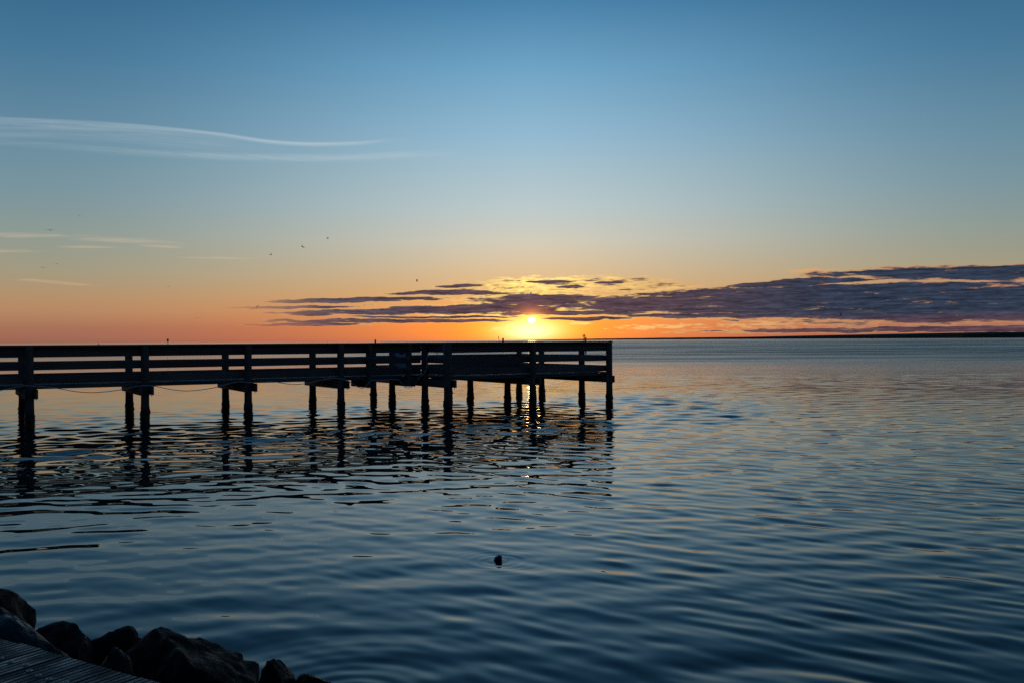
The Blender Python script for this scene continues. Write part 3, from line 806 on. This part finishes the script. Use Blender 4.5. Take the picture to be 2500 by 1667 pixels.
BZ = 1.14                          # boardwalk level
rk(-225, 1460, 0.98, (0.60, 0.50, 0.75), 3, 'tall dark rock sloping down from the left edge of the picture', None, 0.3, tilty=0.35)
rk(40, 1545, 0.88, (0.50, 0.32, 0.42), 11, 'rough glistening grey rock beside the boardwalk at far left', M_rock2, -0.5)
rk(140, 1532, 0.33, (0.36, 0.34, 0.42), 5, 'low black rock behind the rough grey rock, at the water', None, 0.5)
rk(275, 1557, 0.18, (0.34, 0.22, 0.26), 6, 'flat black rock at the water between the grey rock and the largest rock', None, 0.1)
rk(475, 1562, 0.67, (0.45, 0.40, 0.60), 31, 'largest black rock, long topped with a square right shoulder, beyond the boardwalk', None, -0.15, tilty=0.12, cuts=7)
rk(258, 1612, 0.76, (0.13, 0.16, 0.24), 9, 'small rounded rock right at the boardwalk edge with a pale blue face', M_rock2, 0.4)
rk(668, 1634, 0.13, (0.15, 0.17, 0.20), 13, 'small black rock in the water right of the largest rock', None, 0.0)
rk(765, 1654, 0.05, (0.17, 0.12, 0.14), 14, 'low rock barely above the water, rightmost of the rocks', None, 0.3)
# sloping bank under the stones and the walk
E0 = at_z(0, 1557.5, BZ); E1 = at_z(398, 1665.6, BZ)
ed = (E1 - E0); ed.z = 0; ed.normalize(); inn = Vector((ed.y, -ed.x, 0))      # inn points away from the water
if inn.y > 0: inn = -inn
V = []; F = []; NI = 60; NJ = 24
for i in range(NI + 1):
    for j in range(NJ + 1):
        a = -16 + 32 * i / NI; w = -2.6 + 10.5 * j / NJ
        p = E0 + ed * a + inn * w
        z = -0.85 + 0.42 * max(0, w + 2.6) + 0.12 * noise.fractal(Vector((p.x, p.y, 3.0)), 1.0, 2.0, 3)
        V.append((p.x, p.y, min(z, 0.78)))
for i in range(NI):
    for j in range(NJ):
        a = i * (NJ + 1) + j; F.append((a, a + 1, a + NJ + 2, a + NJ + 1))
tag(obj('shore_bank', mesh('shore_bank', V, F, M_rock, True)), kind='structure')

def walk_mat():
    m, q, b = new_mat('wet_grooved_decking')
    t = q.n('ShaderNodeTexCoord'); oi = q.n('ShaderNodeObjectInfo')
    p = q.add(t.outputs['Object'], q.xyz(q.m('MULTIPLY', oi.outputs['Random'], 31.0), q.m('MULTIPLY', oi.outputs['Random'], 17.0), 0.0))
    grain = q.noise(q.mapping(p, scale=(34.0, 0.9, 34.0)), 1.0, 4.0, 0.6, 0.2)
    blot = q.noise(p, 4.0, 4.0, 0.6)
    f = q.m('MULTIPLY', q.m('MULTIPLY_ADD', grain, 1.1, 0.4), q.m('MULTIPLY_ADD', oi.outputs['Random'], 0.6, 0.7))
    q.l(q.scale((0.019, 0.019, 0.019), f), b.inputs['Base Color'])
    q.l(q.smooth(q.m('ADD', q.m('MULTIPLY', blot, 0.6), q.m('MULTIPLY', grain, 0.4)), 0.38, 0.62, 0.22, 0.7), b.inputs['Roughness'])
    k = q.n('ShaderNodeBump'); k.inputs['Distance'].default_value = 0.004; q.l(grain, k.inputs['Height']); q.l(k.outputs[0], b.inputs['Normal'])
    return m
M_walk = walk_mat()
bw = empty('boardwalk', (E0.x, E0.y, 0), math.atan2(ed.y, ed.x)); tag(bw, 'wet dark boardwalk of grooved planks with metal fixings, corner at lower left', 'boardwalk')
# local x runs along the edge, local y away from the water is negative (the edge lies at y = 0)
PW = 0.137; LEN = 4.2
def groove_plank():
    n = 5; prof = [(-PW / 2, -0.034)]
    for k in range(n):
        x0 = -PW / 2 + PW * k / n; x1 = x0 + PW / n
        d = 0.0016
        prof += [(x0 + 0.0015, -d if k else -0.003), (x0 + 0.0045, 0.0), (x1 - 0.0045, 0.0), (x1 - 0.0015, -d if k < n - 1 else -0.003)]
    prof += [(PW / 2, -0.034)]
    V = [(x, 0.0, z) for x, z in prof] + [(x, -LEN, z) for x, z in prof]; k = len(prof)
    F = [(i, i + 1, i + 1 + k, i + k) for i in range(k - 1)] + [(k - 1, 0, k, 2 * k - 1), tuple(range(k))[::-1], tuple(range(k, 2 * k))]
    return mesh('boardwalk_plank', V, F, M_walk)
gp = groove_plank()
screw = tube('fixing', [(0, 0, -0.004), (0, 0, 0.002)], 0.0095, M_steel, 12)
def screw_mesh():
    prof = [(0.0, 0.0008), (0.005, 0.001), (0.0062, 0.0026), (0.0098, 0.0026), (0.0108, 0.0012), (0.0108, -0.002)]
    seg = 14; V = []; F = []
    for (r_, z) in prof:
        for k in range(seg): V.append((r_ * math.cos(2 * math.pi * k / seg), r_ * math.sin(2 * math.pi * k / seg), z))
    for i in range(len(prof) - 1):
        for k in range(seg): F.append((i * seg + k, (i + 1) * seg + k, (i + 1) * seg + (k + 1) % seg, i * seg + (k + 1) % seg))
    return mesh('fixing', V, F, M_steel, True)
screw = screw_mesh()
npl = 64; pitch = PW + 0.005
for k in range(npl):
    x = -5.2 + k * pitch
    pl = obj('plank', gp, bw, (x, random.uniform(-.012, .006), BZ + random.uniform(-.0015, .0015)), (0, 0, random.uniform(-.002, .002)))
    for s in (-0.035, 0.035):
        if -0.8 < x < 1.6: obj('fixing', screw, pl, (s + random.uniform(-.006, .006), -0.16 + random.uniform(-.035, .035), 0.001))
for y0 in (-0.20, -2.0, -3.9):
    obj('bearer', unit(M_cross), bw, (-5.2 + npl * pitch / 2, y0, BZ - 0.105), (0, 0, 0), (npl * pitch, 0.09, 0.138))
